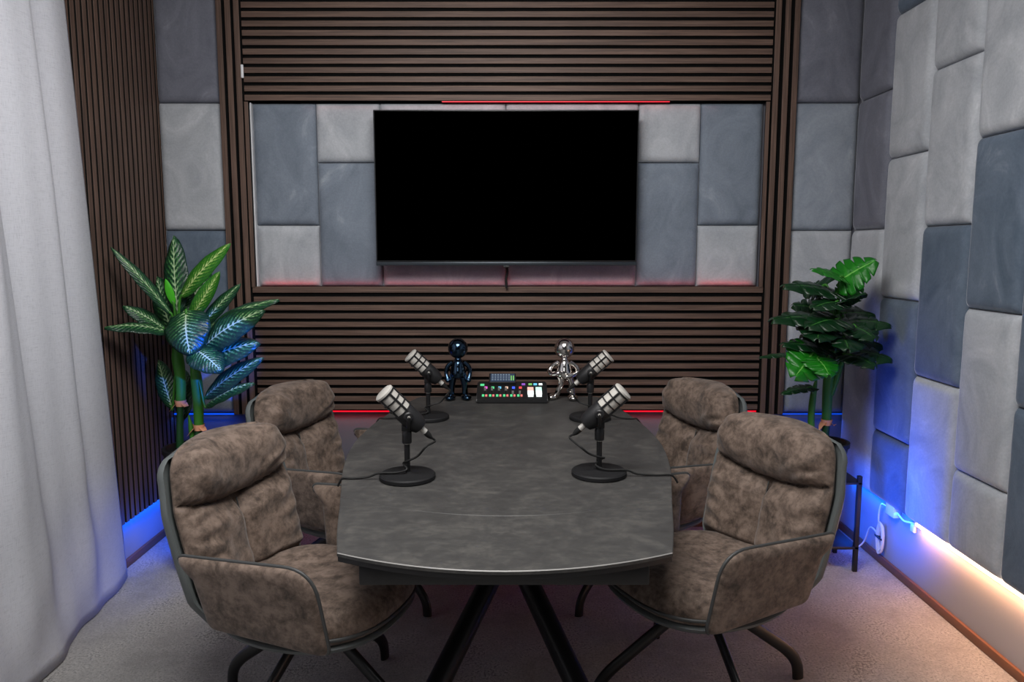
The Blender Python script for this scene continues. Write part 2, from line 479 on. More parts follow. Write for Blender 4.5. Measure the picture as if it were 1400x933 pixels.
# padded velvet panels: shared pillow meshes
PILL = {}
def pillow(w, h, t, mat):
    k = (round(w, 3), round(h, 3), round(t, 3), mat.name)
    if k in PILL: return PILL[k]
    r = 0.034; g = 0.0012
    def axis(L):
        a = [0, .002, .006, .012, .02, .03, .042]
        n = max(2, int((L - .084) / .06))
        mid = [.042 + (L - .084) * i / n for i in range(1, n)]
        return a + mid + [L - x for x in a[::-1]]
    xs = axis(w - 2 * g); ys = axis(h - 2 * g)
    def f(e):
        q = min(max(e / r, 0), 1); return sqrt(max(0, 1 - (1 - q) ** 2.2))
    def p(i, j):
        x, y = xs[i], ys[j]
        e = f(min(x, w - 2 * g - x)) * f(min(y, h - 2 * g - y))
        u = x / w * 2 - 1; v = y / h * 2 - 1
        d = t * (0.3 + 0.62 * e) + t * 0.12 * e * (1 - u * u) * (1 - v * v)
        d += 0.0012 * e * mnoise.noise(Vector((x * 14, y * 14, w + h)))
        return (x - w / 2 + g, y - h / 2 + g, d)
    mb = MB(); mb.grid(p, len(xs), len(ys))
    a, b = w / 2 - g, h / 2 - g
    # side skirt
    nx, ny = len(xs), len(ys)
    loop = [p(i, 0) for i in range(nx)] + [p(nx - 1, j) for j in range(1, ny)] + [p(i, ny - 1) for i in range(nx - 2, -1, -1)] + [p(0, j) for j in range(ny - 2, 0, -1)]
    n = len(loop)
    mb.add(loop + [(q[0], q[1], 0) for q in loop], [(i, n + i, n + (i + 1) % n, (i + 1) % n) for i in range(n)], 0, False)
    PILL[k] = mb.mesh('padded_panel', mat, auto=60)
    return PILL[k]
NAMES = {VS.name: 'smoke grey velvet panel', VL.name: 'light grey velvet panel', VD.name: 'dark slate velvet panel', VP.name: 'dark mauve-grey velvet panel', VM.name: 'mid grey velvet panel'}
def panel_back(x0, x1, z0, z1, mat, y=YB, t=0.042):
    o = obj('padded_panel', pillow(x1 - x0, z1 - z0, t, mat), wall_back, ((x0 + x1) / 2, y, (z0 + z1) / 2), (radians(90), 0, 0))
    o['label'] = NAMES[mat.name]
def panel_right(y0, y1, z0, z1, mat, t=0.045):
    o = obj('padded_panel', pillow(y1 - y0, z1 - z0, t, mat), wall_right, (XR, (y0 + y1) / 2, (z0 + z1) / 2))
    o.rotation_euler = Matrix(((0, 0, -1), (-1, 0, 0), (0, 1, 0))).to_euler()
    o['label'] = NAMES[mat.name]
Zs = {0: 0.29, 1: 0.58, 2: 0.87, 3: 1.16, 4: 1.452, 5: 1.742, 6: 2.034, 7: 2.322, 8: 2.61, 9: ZC}
def zz(k): return Zs[k]
cols = [
    (3.25, 3.556, [(0, 2, VL), (2, 4, VL), (4, 6, VP), (6, 8, VP), (8, 9, VP)]),
    (2.945, 3.25, [(0, 1, VD), (1, 3, VD), (3, 5, VL), (5, 7, VL), (7, 9, VD)]),
    (2.64, 2.945, [(0, 2, VL), (2, 4, VD), (4, 6, VL), (6, 8, VL), (8, 9, VL)]),
    (2.345, 2.64, [(0, 1, VL), (1, 3, VL), (3, 5, VD), (5, 7, VL), (7, 9, VL)]),
    (2.05, 2.345, [(0, 2, VD), (2, 4, VD), (4, 6, VL), (6, 8, VD), (8, 9, VD)]),
    (1.755, 2.05, [(0, 1, VL), (1, 3, VL), (3, 5, VL), (5, 7, VD), (7, 9, VL)]),
    (1.46, 1.755, [(0, 2, VL), (2, 4, VL), (4, 6, VD), (6, 8, VL), (8, 9, VL)]),
    (1.165, 1.46, [(0, 1, VD), (1, 3, VD), (3, 5, VL), (5, 7, VL), (7, 9, VD)]),
    (0.87, 1.165, [(0, 2, VL), (2, 4, VD), (4, 6, VL), (6, 8, VL), (8, 9, VL)]),
]
for y0, y1, rows in cols:
    for a, b, m in rows: panel_right(y0, y1, zz(a), zz(b), m)
for a, b, m in [(1, 2, VM), (2, 4, VD), (4, 6, VL), (6, 8, VP), (8, 9, VP)]:
    panel_back(-1.63, -1.338, zz(a), zz(b), m)
for a, b, m in [(1, 2, VM), (2, 4, VL), (4, 6, VM), (6, 8, VP), (8, 9, VP)]:
    panel_back(1.303, 1.60, zz(a), zz(b), m)
NB, NT = 1.188, 2.032
n1, n2 = 1.476, 1.764
panel_back(-1.198, -0.905, n1, NT, VS); panel_back(-1.198, -0.905, NB, n1, VL)
panel_back(-0.905, -0.61, n2, NT, VL); panel_back(-0.905, -0.61, NB, n2, VS)
for x0, x1 in ((-0.61, -0.028), (-0.028, 0.585)):
    for a, b, m in ((NB, n1, VM), (n1, n2, VM), (n2, NT, VL)): panel_back(x0, x1, a, b, m)
panel_back(0.585, 0.872, n2, NT, VL); panel_back(0.585, 0.872, NB, n2, VS)
panel_back(0.872, 1.159, n1, NT, VS); panel_back(0.872, 1.159, NB, n1, VL)
struct(MB().box(-1.2035, -1.1985, 3.562, YB, NB, NT).build('trim_1', WHITEP))

# ---------------------------------------------------------------- slatted wood panels
SLM = {}
def slat_mesh(L, w, d):
    k = (round(L, 3), round(w, 4), round(d, 4))
    if k not in SLM:
        me = MB().bbox(-L / 2, L / 2, -d, 0, -w / 2, w / 2, 0.0015).mesh('slat', [WOOD, SLATSIDE])
        for p in me.polygons: p.material_index = 0 if p.normal.y < -.3 else 1
        SLM[k] = me
    return SLM[k]
def slat_panel(label, rng, back, slats, dy=0.012):
    # slats: (centre, length, width, vertical?, side) on back wall (side B) or left wall (side L)
    t = thing('slat_panel', label, 'slat panel', rng)
    x0, x1, y0, y1, z0, z1 = back
    MB().box(x0 - rng[0], x1 - rng[0], y0 - rng[1], y1 - rng[1], z0 - rng[2], z1 - rng[2]).build('felt_backing', FELT, t)
    for c, L, w, vert, side in slats:
        rot = (0, 0, 0)
        if vert: rot = (0, radians(-90), 0)
        if side == 'L': rot = (Matrix.Rotation(radians(90), 3, 'Z') @ Matrix.Rotation(radians(-90), 3, 'Y')).to_euler()
        obj('slat', slat_mesh(L, w, dy), t, Vector(c) - Vector(rng), rot)
    return t
FY, SY = 3.556, 3.556
low = []
n = 15; p = (1.190 - 0.594) / n
for i in range(n):
    z = 1.190 - p * 0.5 - p * i + 0.006
    if i == 0: low.append(((-0.02, SY, 1.1755), 2.40, 0.029, False, 'B'))
    else: low.append(((-0.02, SY, z - 0.006), 2.392, 0.0248, False, 'B'))
slat_panel('wide walnut panel of horizontal slats behind table, below the television', (-0.02, YB, 0.594), (-1.219, 1.179, FY, YB - .001, 0.594, 1.176), low)
up = []
i = 0; z = 2.036 + 0.015
while z < ZC - .02:
    up.append(((-0.02, SY, z), 2.40, 0.0257, False, 'B')); z += 0.0405
slat_panel('wide walnut panel of horizontal slats above the television', (-0.02, YB, 2.036), (-1.219, 1.179, FY, YB - .001, 2.036, ZC), up)
def frame(xs, x0, x1, extra, label):
    sl = [((x, SY - .004, (0.578 + ZC) / 2), ZC - 0.578, 0.0252, True, 'B') for x in xs]
    sl.append(((extra, SY - .004, (NB + NT) / 2), NT - NB + .002, 0.018, True, 'B'))
    slat_panel(label, ((x0 + x1) / 2, YB, 0.578), (x0, x1, FY - .003, YB - .001, 0.578, ZC), sl)
frame([-1.320, -1.280, -1.241], -1.335, -1.221, -1.213, 'narrow upright walnut slat strip framing the left of the television wall')
frame([1.200, 1.243, 1.285], 1.181, 1.300, 1.168, 'narrow upright walnut slat strip framing the right of the television wall')
ls = []
y = YB - .016
while y > 2.3:
    ls.append(((XL + .028, y, (0.215 + ZC) / 2), ZC - 0.215, 0.0268, True, 'L')); y -= 0.0415
slat_panel('walnut panel of upright slats on the left wall beside curtain', (XL, 2.95, 0.215), (XL + .001, XL + .028, 2.28, YB - .002, 0.215, ZC), ls)
# small white clip on frame
tag(MB().bbox(-0.006, 0.006, -0.004, 0.004, -0.03, 0.03, .003).build('cable_clip', WHITEP, loc=(-1.222, 3.536, 2.165)), 'small white plastic clip stuck on the slats, upper left of television', 'clip')

# ---------------------------------------------------------------- LED strips
def led(name, label, box, col, s):
    x0, x1, y0, y1, z0, z1 = box
    t = thing(name, label, 'light strip', ((x0 + x1) / 2, (y0 + y1) / 2, z0))
    a, b, c = t.location
    MB().box(x0 - a, x1 - a, y0 - b, y1 - b, z0 - c, z1 - c).build('diffuser', glow(name + '_glow', col, s), t)
    return t
led('led_strip', 'red light strip under the lower slat panel behind the table', (-1.215, 1.175, 3.558, 3.566, 0.586, 0.5935), (1, 0.0, 0.02), 0.9)
led('led_strip', 'red light strip under the upper slats above the television', (-0.32, 0.72, 3.546, 3.552, 2.0320, 2.0355), (1, 0.005, 0.03), 1.0)
led('led_strip', 'red light strip along the bottom of the padded television niche', (-1.19, 1.155, 3.557, 3.560, 1.180, 1.1845), (1, 0.01, 0.04), 0.5)
led('led_strip', 'blue light strip under the left padded bay behind the tall leafy plant', (-1.628, -1.34, 3.56, 3.568, 0.572, 0.5785), (0.0, 0.09, 1), 0.9)
led('led_strip', 'blue light strip under the right padded bay behind split-leaf plant', (1.305, 1.598, 3.56, 3.568, 0.572, 0.5785), (0.0, 0.09, 1), 0.6)
led('led_strip', 'warm white light strip glowing along bottom of the right padded wall', (1.598, 1.6195, 0.87, 2.875, 0.278, 0.288), (1, 0.72, 0.5), 6.0)

# controller and cable on right wall
t = thing('light_strip_controller', 'white light strip controller box with coiled white cable on right wall', 'controller', (1.60, 3.06, 0.25))
def rel(pts, o=(1.60, 3.06, 0.25)): return [Vector(p) - Vector(o) for p in pts]
MB().bbox(-0.012, 0.02, -0.035, 0.035, 0.0, 0.05, .004).build('box', WHITEP, t)
MB().tube(rel(smooth_path([(1.606, 3.03, .275), (1.602, 2.97, .262), (1.606, 2.93, .27), (1.608, 2.88, .282)])), 0.0035, 6).build('lead', WHITEP, t)
MB().bbox(0.008, 0.019, -.16, -.13, -.015, .02, .003).build('plug', WHITEP, t)
MB().tube(rel(smooth_path([(1.602, 3.09, .275), (1.60, 3.15, .27), (1.598, 3.165, .22), (1.600, 3.165, .17)])), 0.0035, 6).build('cable', WHITEP, t)
mb = MB()
for k in range(7):
    a = random.uniform(-.012, .012); h = random.uniform(.058, .074)
    pts = [(1.596 + .0035 * (k % 3), 3.15 + a + .024 * cos(q) * (1 + .15 * sin(k)), .118 + h * sin(q)) for q in [2 * pi * i / 20 for i in range(21)]]
    mb.tube(rel(pts), 0.0032, 6)
mb.build('cable_coil', WHITEP, t)
MB().bbox(-0.009, 0.006, .058, .122, -.135, -.125, .003).build('cable_tie', BLACKP, t)
MB().tube(rel(smooth_path([(1.60, 3.175, .13), (1.60, 3.24, .13), (1.59, 3.27, .05), (1.56, 3.31, .008), (1.50, 3.42, .006), (1.44, 3.5, .05), (1.40, 3.55, .06)])), 0.0035, 6).build('power_cord', WHITEP, t)

# ---------------------------------------------------------------- television
t = thing('television', 'large black flat television mounted on the padded wall niche', 'television', (-0.026, 3.47, 1.29))
MB().bbox(-.594, .594, -.012, .02, .018, .692, .003).build('housing', BEZEL, t)
MB().box(-.588, .588, -.0135, -.011, .024, .686).build('screen', SCREEN, t)
MB().bbox(-.594, .594, -.016, .02, 0.0, .017, .002).build('bottom_bar', BARM, t)
MB().bbox(-.014, .014, -.014, .004, -.009, 0.0, .002).build('sensor', BLACKP, t)
MB().bbox(-.25, .25, .02, .088, .15, .55, .005).build('wall_mount', BLACKM, t)
MB().tube(smooth_path([(0, .03, .01), (.004, .045, -.03), (-.002, .05, -.07), (.002, .055, -.105)]), .006, 8).build('power_cable', RUBBER, t)

# ---------------------------------------------------------------- table
EDGE = plain('painted_rim_highlight', lin(150, 148, 145), 0.4)  # pale tone paints a highlight into the colour of the front rim
CX, TZ = -0.016, 0.69
hwpts = [(1.62, .377), (1.75, .408), (1.94, .443), (2.26, .508), (2.45, .532), (2.62, .541), (2.85, .528), (3.137, .482), (3.30, .445), (3.41, .408)]
def hw(y):
    for (a, b), (c, d) in zip(hwpts, hwpts[1:]):
        if y <= c:
            q = (y - a) / (c - a); return b + (d - b) * q
    return hwpts[-1][1]
ys = [1.62 + (3.41 - 1.62) * i / 60 for i in range(61)]
# smooth the half widths a little
hws = [hw(y) for y in ys]
for _ in range(6):
    hws = [hws[0]] + [(hws[i - 1] + 2 * hws[i] + hws[i + 1]) / 4 for i in range(1, 60)] + [hws[-1]]
def arc(hw0, ye, bulge, n=25):  # from +x to -x
    return [(hw0 * (1 - 2 * i / (n - 1)), ye - bulge * (1 - (1 - 2 * i / (n - 1)) ** 2)) for i in range(n)]
def hwi(y):
    q = min(max((y - ys[0]) / (ys[-1] - ys[0]) * 60, 0), 59.999); i = int(q); return hws[i] + (hws[i + 1] - hws[i]) * (q - i)
seam_y, seam_b = 2.0, 0.145
main = [(hwi(y), y) for y in ys if y > seam_y] + [(x, y) for x, y in arc(hws[-1], ys[-1], -0.02)]
main += [(-hwi(y), y) for y in ys[::-1] if y > seam_y] + arc(hwi(seam_y), seam_y, seam_b)[::-1]
leaf = [(x, y - .0022) for x, y in arc(hwi(seam_y), seam_y, seam_b)] + [(-hwi(y), y) for y in ys[::-1] if y < seam_y - .01]
leaf += arc(hws[0], ys[0], 0.097)[::-1] + [(hwi(y), y) for y in ys if y < seam_y - .01]
TY = 2.5
table = thing('dining_table', 'boat-shaped table with dark stone-look top and crossed black legs', 'table', (CX, TY, 0))
def tp(poly, s=1.0): return [(x * s, (y - TY) * s) for x, y in poly]
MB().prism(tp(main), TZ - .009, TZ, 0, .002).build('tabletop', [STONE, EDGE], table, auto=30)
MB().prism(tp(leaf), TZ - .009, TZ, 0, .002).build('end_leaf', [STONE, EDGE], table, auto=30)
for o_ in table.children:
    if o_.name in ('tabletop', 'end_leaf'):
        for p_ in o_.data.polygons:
            if p_.material_index == 1 and not (o_.name == 'end_leaf' and p_.normal.y < -.25): p_.material_index = 0  # painted highlight stays on the front-facing chamfer only
full = main[:len(main) - 25] + [(-hwi(y), y) for y in ys[::-1] if y < seam_y] + arc(hws[0], ys[0], 0.097)[::-1] + [(hwi(y), y) for y in ys if y < seam_y]
MB().prism(tp(full, .997), TZ - .022, TZ - .0092).build('edge_band', BLACKM, table, auto=30)
MB().bbox(-.325, .322, 1.60 - TY, 1.66 - TY, .622, TZ - .0225, .003).build('end_beam', BLACKM, table)
MB().bbox(-.325, .322, 3.28 - TY, 3.34 - TY, .622, TZ - .0225, .003).build('end_beam', BLACKM, table)
for sx in (-1, 1):
    MB().bbox(sx * .30 - .02, sx * .30 + .02, 1.66 - TY, 3.28 - TY, .63, TZ - .0225, .003).build('side_rail', BLACKM, table)
MB().bbox(-.2, .2, -.3, .3, .60, .63, .004).build('centre_plate', BLACKM, table)
for sx, sy, oz in ((-1, -1, 0), (1, -1, .03), (1, 1, 0), (-1, 1, .03)):
    a = Vector((-sx * .19, -sy * .5, .606)); c = Vector((sx * .018, -.02 + sy * .045, .335 + oz)); b = Vector((sx * .30, sy * .72, .008))
    MB().tube([a, c + (a - c) * .03, c + (b - c) * .03, b], .034, 16).build('leg', BLACKM, table)
    MB().lathe([(.036, 0), (.036, .008), (.03, .012)], 16, 0, Matrix.Translation((b.x, b.y, 0))).build('foot', RUBBER, table)

# ---------------------------------------------------------------- chairs
def back_pts():
    pass
AL = radians(15)
def spine(s):  # s 0 bottom .. 1 top, chair local (x forward, z up)
    return Vector((-.240 - .115 * s + .012 * s * s, 0, .405 + .428 * s))
NRM = Vector((cos(AL), 0, sin(AL)))
def bhw(s):
    if s < .62: w = .226 + .014 * sin(pi / 2 * s / .62)
    else: w = .24 - .030 * (s - .62) / .38
    if s > .80: w *= max(0, 1 - ((s - .80) / .2) ** 2.6) ** (1 / 2.6) * .42 + .58
    if s < .06: w *= .94 + s
    return w
def backrest_mesh():
    nu, nv = 49, 72
    def P(i, j, front):
        a = -1 + 2 * i / (nu - 1); u = sin(a * pi / 2); s = j / (nv - 1)
        s = .5 - .5 * cos(pi * (s * .96 + .02)) if False else s
        c = spine(s); w = bhw(s)
        e = max(0, 1 - abs(u) ** 5) ** .55
        ev = min(1, (s / .07)) ** .5 if s < .07 else 1
        sg = .555 + .110 * u * u
        if s > sg:
            q = (s - sg) / (1.0 - sg)
            t = .022 + .088 * max(0, 1 - abs(2 * q - .92) ** 2.3) ** .5 if abs(2 * q - .92) < 1 else .022 * max(0, (1 - q)) ** .5 / .2
            if q > .96: t = .022 * max(0, (1 - q) / .04) ** .5
        else:
            q = (sg - s) / sg
            t = .022 + .052 * min(1, q / .26) ** .55 * (1 - .35 * max(0, q - .5))
            t -= .026 * exp(-(u / .055) ** 2) * min(1, q / .1)
            t += .008 * (1 - abs(abs(u) - .5) * 2)
        # wrinkles fanning from the crease ends and the centre seam
        d = s - sg
        m1 = exp(-(d / .16) ** 2) * min(1, abs(u) * 1.3)
        wr = sin(52 * d + 15 * abs(u) * (1 if d < 0 else -1) + 5 * mnoise.noise(Vector((u * 3, s * 4, 1)))) * .0060 * m1
        m2 = exp(-((abs(u) - .8) / .25) ** 2)
        wr += sin(46 * s - 9 * abs(u) + 4 * mnoise.noise(Vector((u * 2, s * 3, 5)))) * .0050 * m2
        wr += .010 * mnoise.noise(Vector((u * 2.2, s * 5, 3))) + .004 * mnoise.noise(Vector((u * 6, s * 11, 9)))
        t = max(.006, (t + wr) * e * ev)
        wrap = .045 * u * u
        base = c + Vector((wrap, 0, 0))
        y = u * w
        if front:
            q = base + NRM * t
            if s > .9: q += Vector((0, 0, -.012 * ((s - .9) / .1) ** 2 * u * u))
        else:
            q = base - NRM * (.006 * e)
        q.y = y
        return q
    mb = MB()
    mb.grid(lambda i, j: P(i, j, True), nu, nv)
    mb.grid(lambda i, j: P(i, j, False), nu, nv, flip=True)
    # sew the rims
    rim = [(i, 0) for i in range(nu)] + [(nu - 1, j) for j in range(1, nv)] + [(i, nv - 1) for i in range(nu - 2, -1, -1)] + [(0, j) for j in range(nv - 2, 0, -1)]
    n = len(rim)
    mb.add([P(i, j, True) for i, j in rim] + [P(i, j, False) for i, j in rim], [(k, n + k, n + (k + 1) % n, (k + 1) % n) for k in range(n)])
    return mb.mesh('backrest', SUEDE, auto=75)
def seam_mesh():
    mb = MB()
    pts = []
    for k in range(20):
        s = .10 + .42 * k / 19
        pts.append(spine(s) + NRM * .046)
    mb.tube(pts, .0022, 6)
    return mb.mesh('seam', PIPE)
def shell_mesh():
    nu, nv = 25, 34
    def P(i, j, fr):
        u = -1 + 2 * i / (nu - 1); s = -.13 + 1.10 * j / (nv - 1)
        c = spine(max(s, 0)) + (Vector((.25 * -s * 0, 0, s * .465)) if s < 0 else Vector((0, 0, 0)))
        ss = max(0, min(1, s))
        w = bhw(min(ss, .8)) + .020
        if s > .80: w *= (max(0, 1 - ((s - .80) / .17) ** 2.4)) ** (1 / 2.4) * .42 + .58
        if s < 0: w *= 1 + s * 1.6
        x = c.x + .06 * u * u - .016
        th = .022
        q = Vector((x, u * w, c.z))
        return q if fr else q - NRM * th
    mb = MB()
    mb.grid(lambda i, j: P(i, j, True), nu, nv)
    mb.grid(lambda i, j: P(i, j, False), nu, nv, flip=True)
    rim = [(i, 0) for i in range(nu)] + [(nu - 1, j) for j in range(1, nv)] + [(i, nv - 1) for i in range(nu - 2, -1, -1)] + [(0, j) for j in range(nv - 2, 0, -1)]
    n = len(rim)
    A = [P(i, j, True) for i, j in rim]; B = [P(i, j, False) for i, j in rim]
    mid = [(a + b) / 2 + (Vector((0, 0, 0))) for a, b in zip(A, B)]
    cen = sum(A, Vector()) / n
    mid = [m + Vector((0, .006 * (1 if m.y > 0 else -1) if abs(m.y) > .1 else 0, .004 if m.z > .8 else 0)) for m in mid]
    mb.add(A + mid + B, [(k, n + k, n + (k + 1) % n, (k + 1) % n) for k in range(n)] + [(n + k, 2 * n + k, 2 * n + (k + 1) % n, n + (k + 1) % n) for k in range(n)])
    return mb.mesh('backrest_shell', GLEATHER, auto=60)
def seat_outline(th, sc=1.0):
    c, s = cos(th), sin(th)
    ex = 2.6
    r = (abs(c / .262) ** ex + abs(s / .255) ** ex) ** (-1 / ex)
    x = r * c; y = r * s
    y *= 1 - .10 * max(0, -x / .26)
    return (x * sc + .015, y * sc)
def rings_mesh(name, rings, mat, n=56, fz=None, auto=70):
    def P(i, j):
        sc, z = rings[j]; th = 2 * pi * i / n
        x, y = seat_outline(th, sc)
        zz_ = z + (fz(x, y, sc) if fz else 0)
        return (x, y, zz_)
    mb = MB(); mb.grid(P, n, len(rings), closeu=True)
    mb.add([P(i, 0) for i in range(n)], [tuple(range(n))[::-1]]); mb.add([P(i, len(rings) - 1) for i in range(n)], [tuple(range(n))])
    return mb.mesh(name, mat, auto=auto)
def seat_fz(x, y, sc):
    k = min(1, max(0, (1 - sc) / .15))
    return k * (.006 * mnoise.noise(Vector((x * 9, y * 9, 2))) + .003 * mnoise.noise(Vector((x * 25, y * 25, 4))) - .010 * exp(-((x + .05) ** 2 + y * y) / .02)) + (.012 * (x / .26) ** 2 if x > 0 else 0) * k
def arm_meshes():
    corners = [(-.205, .590, .018), (.205, .605, .085), (.225, .368, .03), (-.125, .392, .03), (-.150, .535, .03)]  # x, z, corner radius
    poly = []
    n = len(corners)
    for i, (x, z, r) in enumerate(corners):
        p = Vector((x, z)); a = Vector(corners[i - 1][:2]); b = Vector(corners[(i + 1) % n][:2])
        da = (a - p).normalized(); db = (b - p).normalized()
        ang = da.angle(db); L = r / math.tan(ang / 2)
        p0 = p + da * L; p1 = p + db * L
        for k in range(9):
            q = k / 8
            poly.append(p0 * (1 - q) ** 2 + p * 2 * q * (1 - q) + p1 * q * q)
    # densify straight runs
    out = []
    for i in range(len(poly)):
        a, b = poly[i], poly[(i + 1) % len(poly)]
        m = max(1, int((b - a).length / .03))
        for k in range(m): out.append(a + (b - a) * k / m)
    cen = sum(out, Vector((0, 0))) / len(out)
    m = len(out)
    def place(p, y):  # flare: top leans outwards, front end swings slightly out
        return Vector((p.x, y + (p.y - .35) * .16 + .0 * p.x - .35 * (max(0, -p.x - .12)) ** 2, p.y))
    rings = [(.0, .020), (.35, .0215), (.7, .020), (.90, .0165), (.97, .011), (1.0, .004), (1.0, -.004), (.97, -.011), (.90, -.0165), (.7, -.020), (.35, -.0215), (.0, -.020)]
    def P(i, j):
        sc, y = rings[j]; p = cen + (out[i] - cen) * sc
        y += .004 * mnoise.noise(Vector((p.x * 9, p.y * 9, y * 3))) * (1 if y > 0 else -1) * (1 if 0 < sc < .96 else 0)
        return place(p, y)
    mb = MB(); mb.grid(P, m, len(rings), closeu=True)
    arm = mb.mesh('armrest', SUEDE, auto=80)
    path = [place(q, 0) for q in out if not (q.y < .375 or (q.x < .19 and q.y < .565))]
    k0 = min(range(len(path)), key=lambda k: path[k].x + path[k].z * .01)
    path = path[k0:] + path[:k0]
    pipe = MB().tube(path, .0065, 8, flat=.7).mesh('piping', PIPE)
    return arm, pipe
def leg_mesh():
    pts = smooth_path([(.02, 0, .300), (.10, 0, .250), (.23, 0, .155), (.300, 0, .100), (.332, 0, .055), (.340, 0, .004)], 6)
    mb = MB(); mb.tube(pts, .019, 12, flat=.62, up=(0, 0, 1))
    return mb.mesh('leg', BLACKM, auto=50)
ch = {}
ch['backrest'] = backrest_mesh(); ch['seam'] = seam_mesh(); ch['shell'] = shell_mesh()
ch['seat'] = rings_mesh('seat_cushion', [(.90, .352), (.97, .356), (1.0, .368), (1.015, .385), (1.0, .405), (.96, .422), (.90, .434), (.80, .443), (.62, .447), (.42, .447), (.2, .446), (.05, .446)], SUEDE, fz=seat_fz)
ch['bowl'] = rings_mesh('seat_shell', [(.2, .300), (.62, .304), (.84, .316), (.97, .336), (1.01, .350), (.99, .356), (.9, .357), (.4, .357)], GLEATHER)
ch['arm'], ch['apipe'] = arm_meshes()
ch['leg'] = leg_mesh()
mb = MB(); pp = [seat_outline(2 * pi * i / 60, 1.012) for i in range(61)]
mb.tube([(x, y, .376) for x, y in pp], .0055, 8, caps=False); ch['spipe'] = mb.mesh('piping', PIPE)
ch['hub'] = MB().lathe([(.03, .235), (.045, .245), (.045, .275), (.034, .285), (.034, .312)], 20).mesh('swivel_column', BLACKM)
def chair(label, loc, face, legrot):
    t = thing('swivel_armchair', label, 'chair', (loc[0], loc[1], 0), face, 'armchairs round the table')
    b = obj('backrest', ch['backrest'], t); obj('seam', ch['seam'], b)
    obj('backrest_shell', ch['shell'], t)
    s = obj('seat_cushion', ch['seat'], t); obj('piping', ch['spipe'], s)
    obj('seat_shell', ch['bowl'], t)
    for sg in (1, -1):
        a = obj('armrest', ch['arm'], t, (0, sg * .272, 0)); a.scale = (1, sg, 1)
        obj('piping', ch['apipe'], a)
    obj('swivel_column', ch['hub'], t)
    for k in range(4):
        obj('leg', ch['leg'], t, (0, 0, 0), (0, 0, legrot - face + k * pi / 2))
    return t
chair('brown suede armchair nearest on the left of the table, by the curtain', (-.575, 2.075), radians(-18), radians(64))
chair('brown suede armchair farther back on the left, below the variegated plant', (-.61, 2.84), radians(-20), radians(60))
chair('brown suede armchair nearest on the right, by the glowing warm strip', (.582, 2.19), radians(180 + 26), radians(12))
chair('brown suede armchair farther back on the right, half hidden by another', (.51, 2.89), radians(180 + 21), radians(40))

# ---------------------------------------------------------------- microphones
def microphone(label, base, head_dir, cz, cable):
    t = thing('desk_microphone', label, 'microphone', (base[0], base[1], TZ), 0, 'podcast microphones on the table')
    B = Vector((base[0], base[1], TZ))
    MB().lathe([(.078, 0), (.083, .003), (.083, .012), (.079, .016), (.02, .018), (.011, .022)], 40).build('base', BLACKMAT, t)
    MB().lathe([(.0085, .018), (.0085, .105)], 14).build('pole', BLACKM, t)
    MB().lathe([(.0088, .105), (.0088, .113)], 14).build('pole_ring', SILV, t)
    MB().lathe([(.0135, .108), (.0145, .112), (.0145, .140), (.012, .145), (.012, cz - .03)], 18).build('clutch', BLACKM, t)
    h = Vector(head_dir).normalized()
    c = Vector((0, -.002, cz))
    side = h.cross(Vector((0, 0, 1))).normalized()
    if side.y > 0: side = -side
    # yoke: fork from the clutch up to the side pivots
    mb = MB()
    mb.bbox(-.014, .014, -.012, .012, cz - .05, cz - .028, .003)
    for sg in (-1, 1):
        p = c + side * (sg * .036)
        mb.tube([Vector((0, 0, cz - .034)), Vector((side.x * sg * .03, side.y * sg * .03, cz - .032)), p + Vector((0, 0, -.016)), p], [.007, .008, .009, .011], 10, flat=.7)
    mb.build('yoke', BLACKM, t)
    M = Matrix.Translation(c) @ h.to_track_quat('Z', 'Y').to_matrix().to_4x4()
    kb = MB()
    for sg in (-1, 1):
        q = side * sg
        Mk = Matrix.Translation(c + side * (sg * .033)) @ q.to_track_quat('Z', 'Y').to_matrix().to_4x4()
        kb.lathe([(.013, 0), (.014, .003), (.014, .008), (.011, .011)], 18, 0, Mk)
    kn = kb.build('pivot_knob', BLACKP, t)
    sb = MB()
    Mk = Matrix.Translation(c + side * .0445) @ side.to_track_quat('Z', 'Y').to_matrix().to_4x4()
    sb.lathe([(.004, -.001), (.004, .0012)], 12, 0, Mk); sb.build('screw', SILV, kn)
    # body
    MB().lathe([(.012, -.062), (.022, -.058), (.0275, -.046), (.030, -.03), (.0305, .012), (.029, .016)], 32, 0, M).build('body', BLACKP, t)
    MB().lathe([(.0275, .012), (.0275, .086), (.0275, .0865)], 32, 0, M).build('grille', MESHG, t)
    MB().lathe([(.0305, .0885), (.0305, .094), (.026, .0975), (.0, .0985)], 32, 0, M, capb=True).build('end_mesh', MESHG, t)
    mb = MB()
    for z0, z1 in ((.012, .017), (.0355, .0395), (.0585, .0625), (.083, .089)):
        mb.lathe([(.0276, z0), (.0306, z0 + .0003), (.0306, z1 - .0003), (.0276, z1)], 32, 0, M, False, False)
    for k in range(5):
        a = 2 * pi * k / 5 + .35
        for da in (0,):
            pts = [M @ Vector((.0288 * cos(a), .0288 * sin(a), z)) for z in (.012, .087)]
            mb.tube(pts, .0034, 6)
    mb.build('cage', BLACKP, t)
    MB().lathe([(.0095, -.080), (.0095, -.058)], 16, 0, M).build('connector', SILV, t)
    MB().lathe([(.004, -.108), (.0085, -.096), (.0095, -.080)], 16, 0, M).build('connector_boot', RUBBER, t)
    e0 = M @ Vector((0, 0, -.105)); e1 = M @ Vector((0, 0, -.122))
    pts = [e0, e1] + [Vector(p) for p in cable]
    MB().tube(smooth_path(pts, 8), .0032, 8).build('cable', RUBBER, t)
    return t
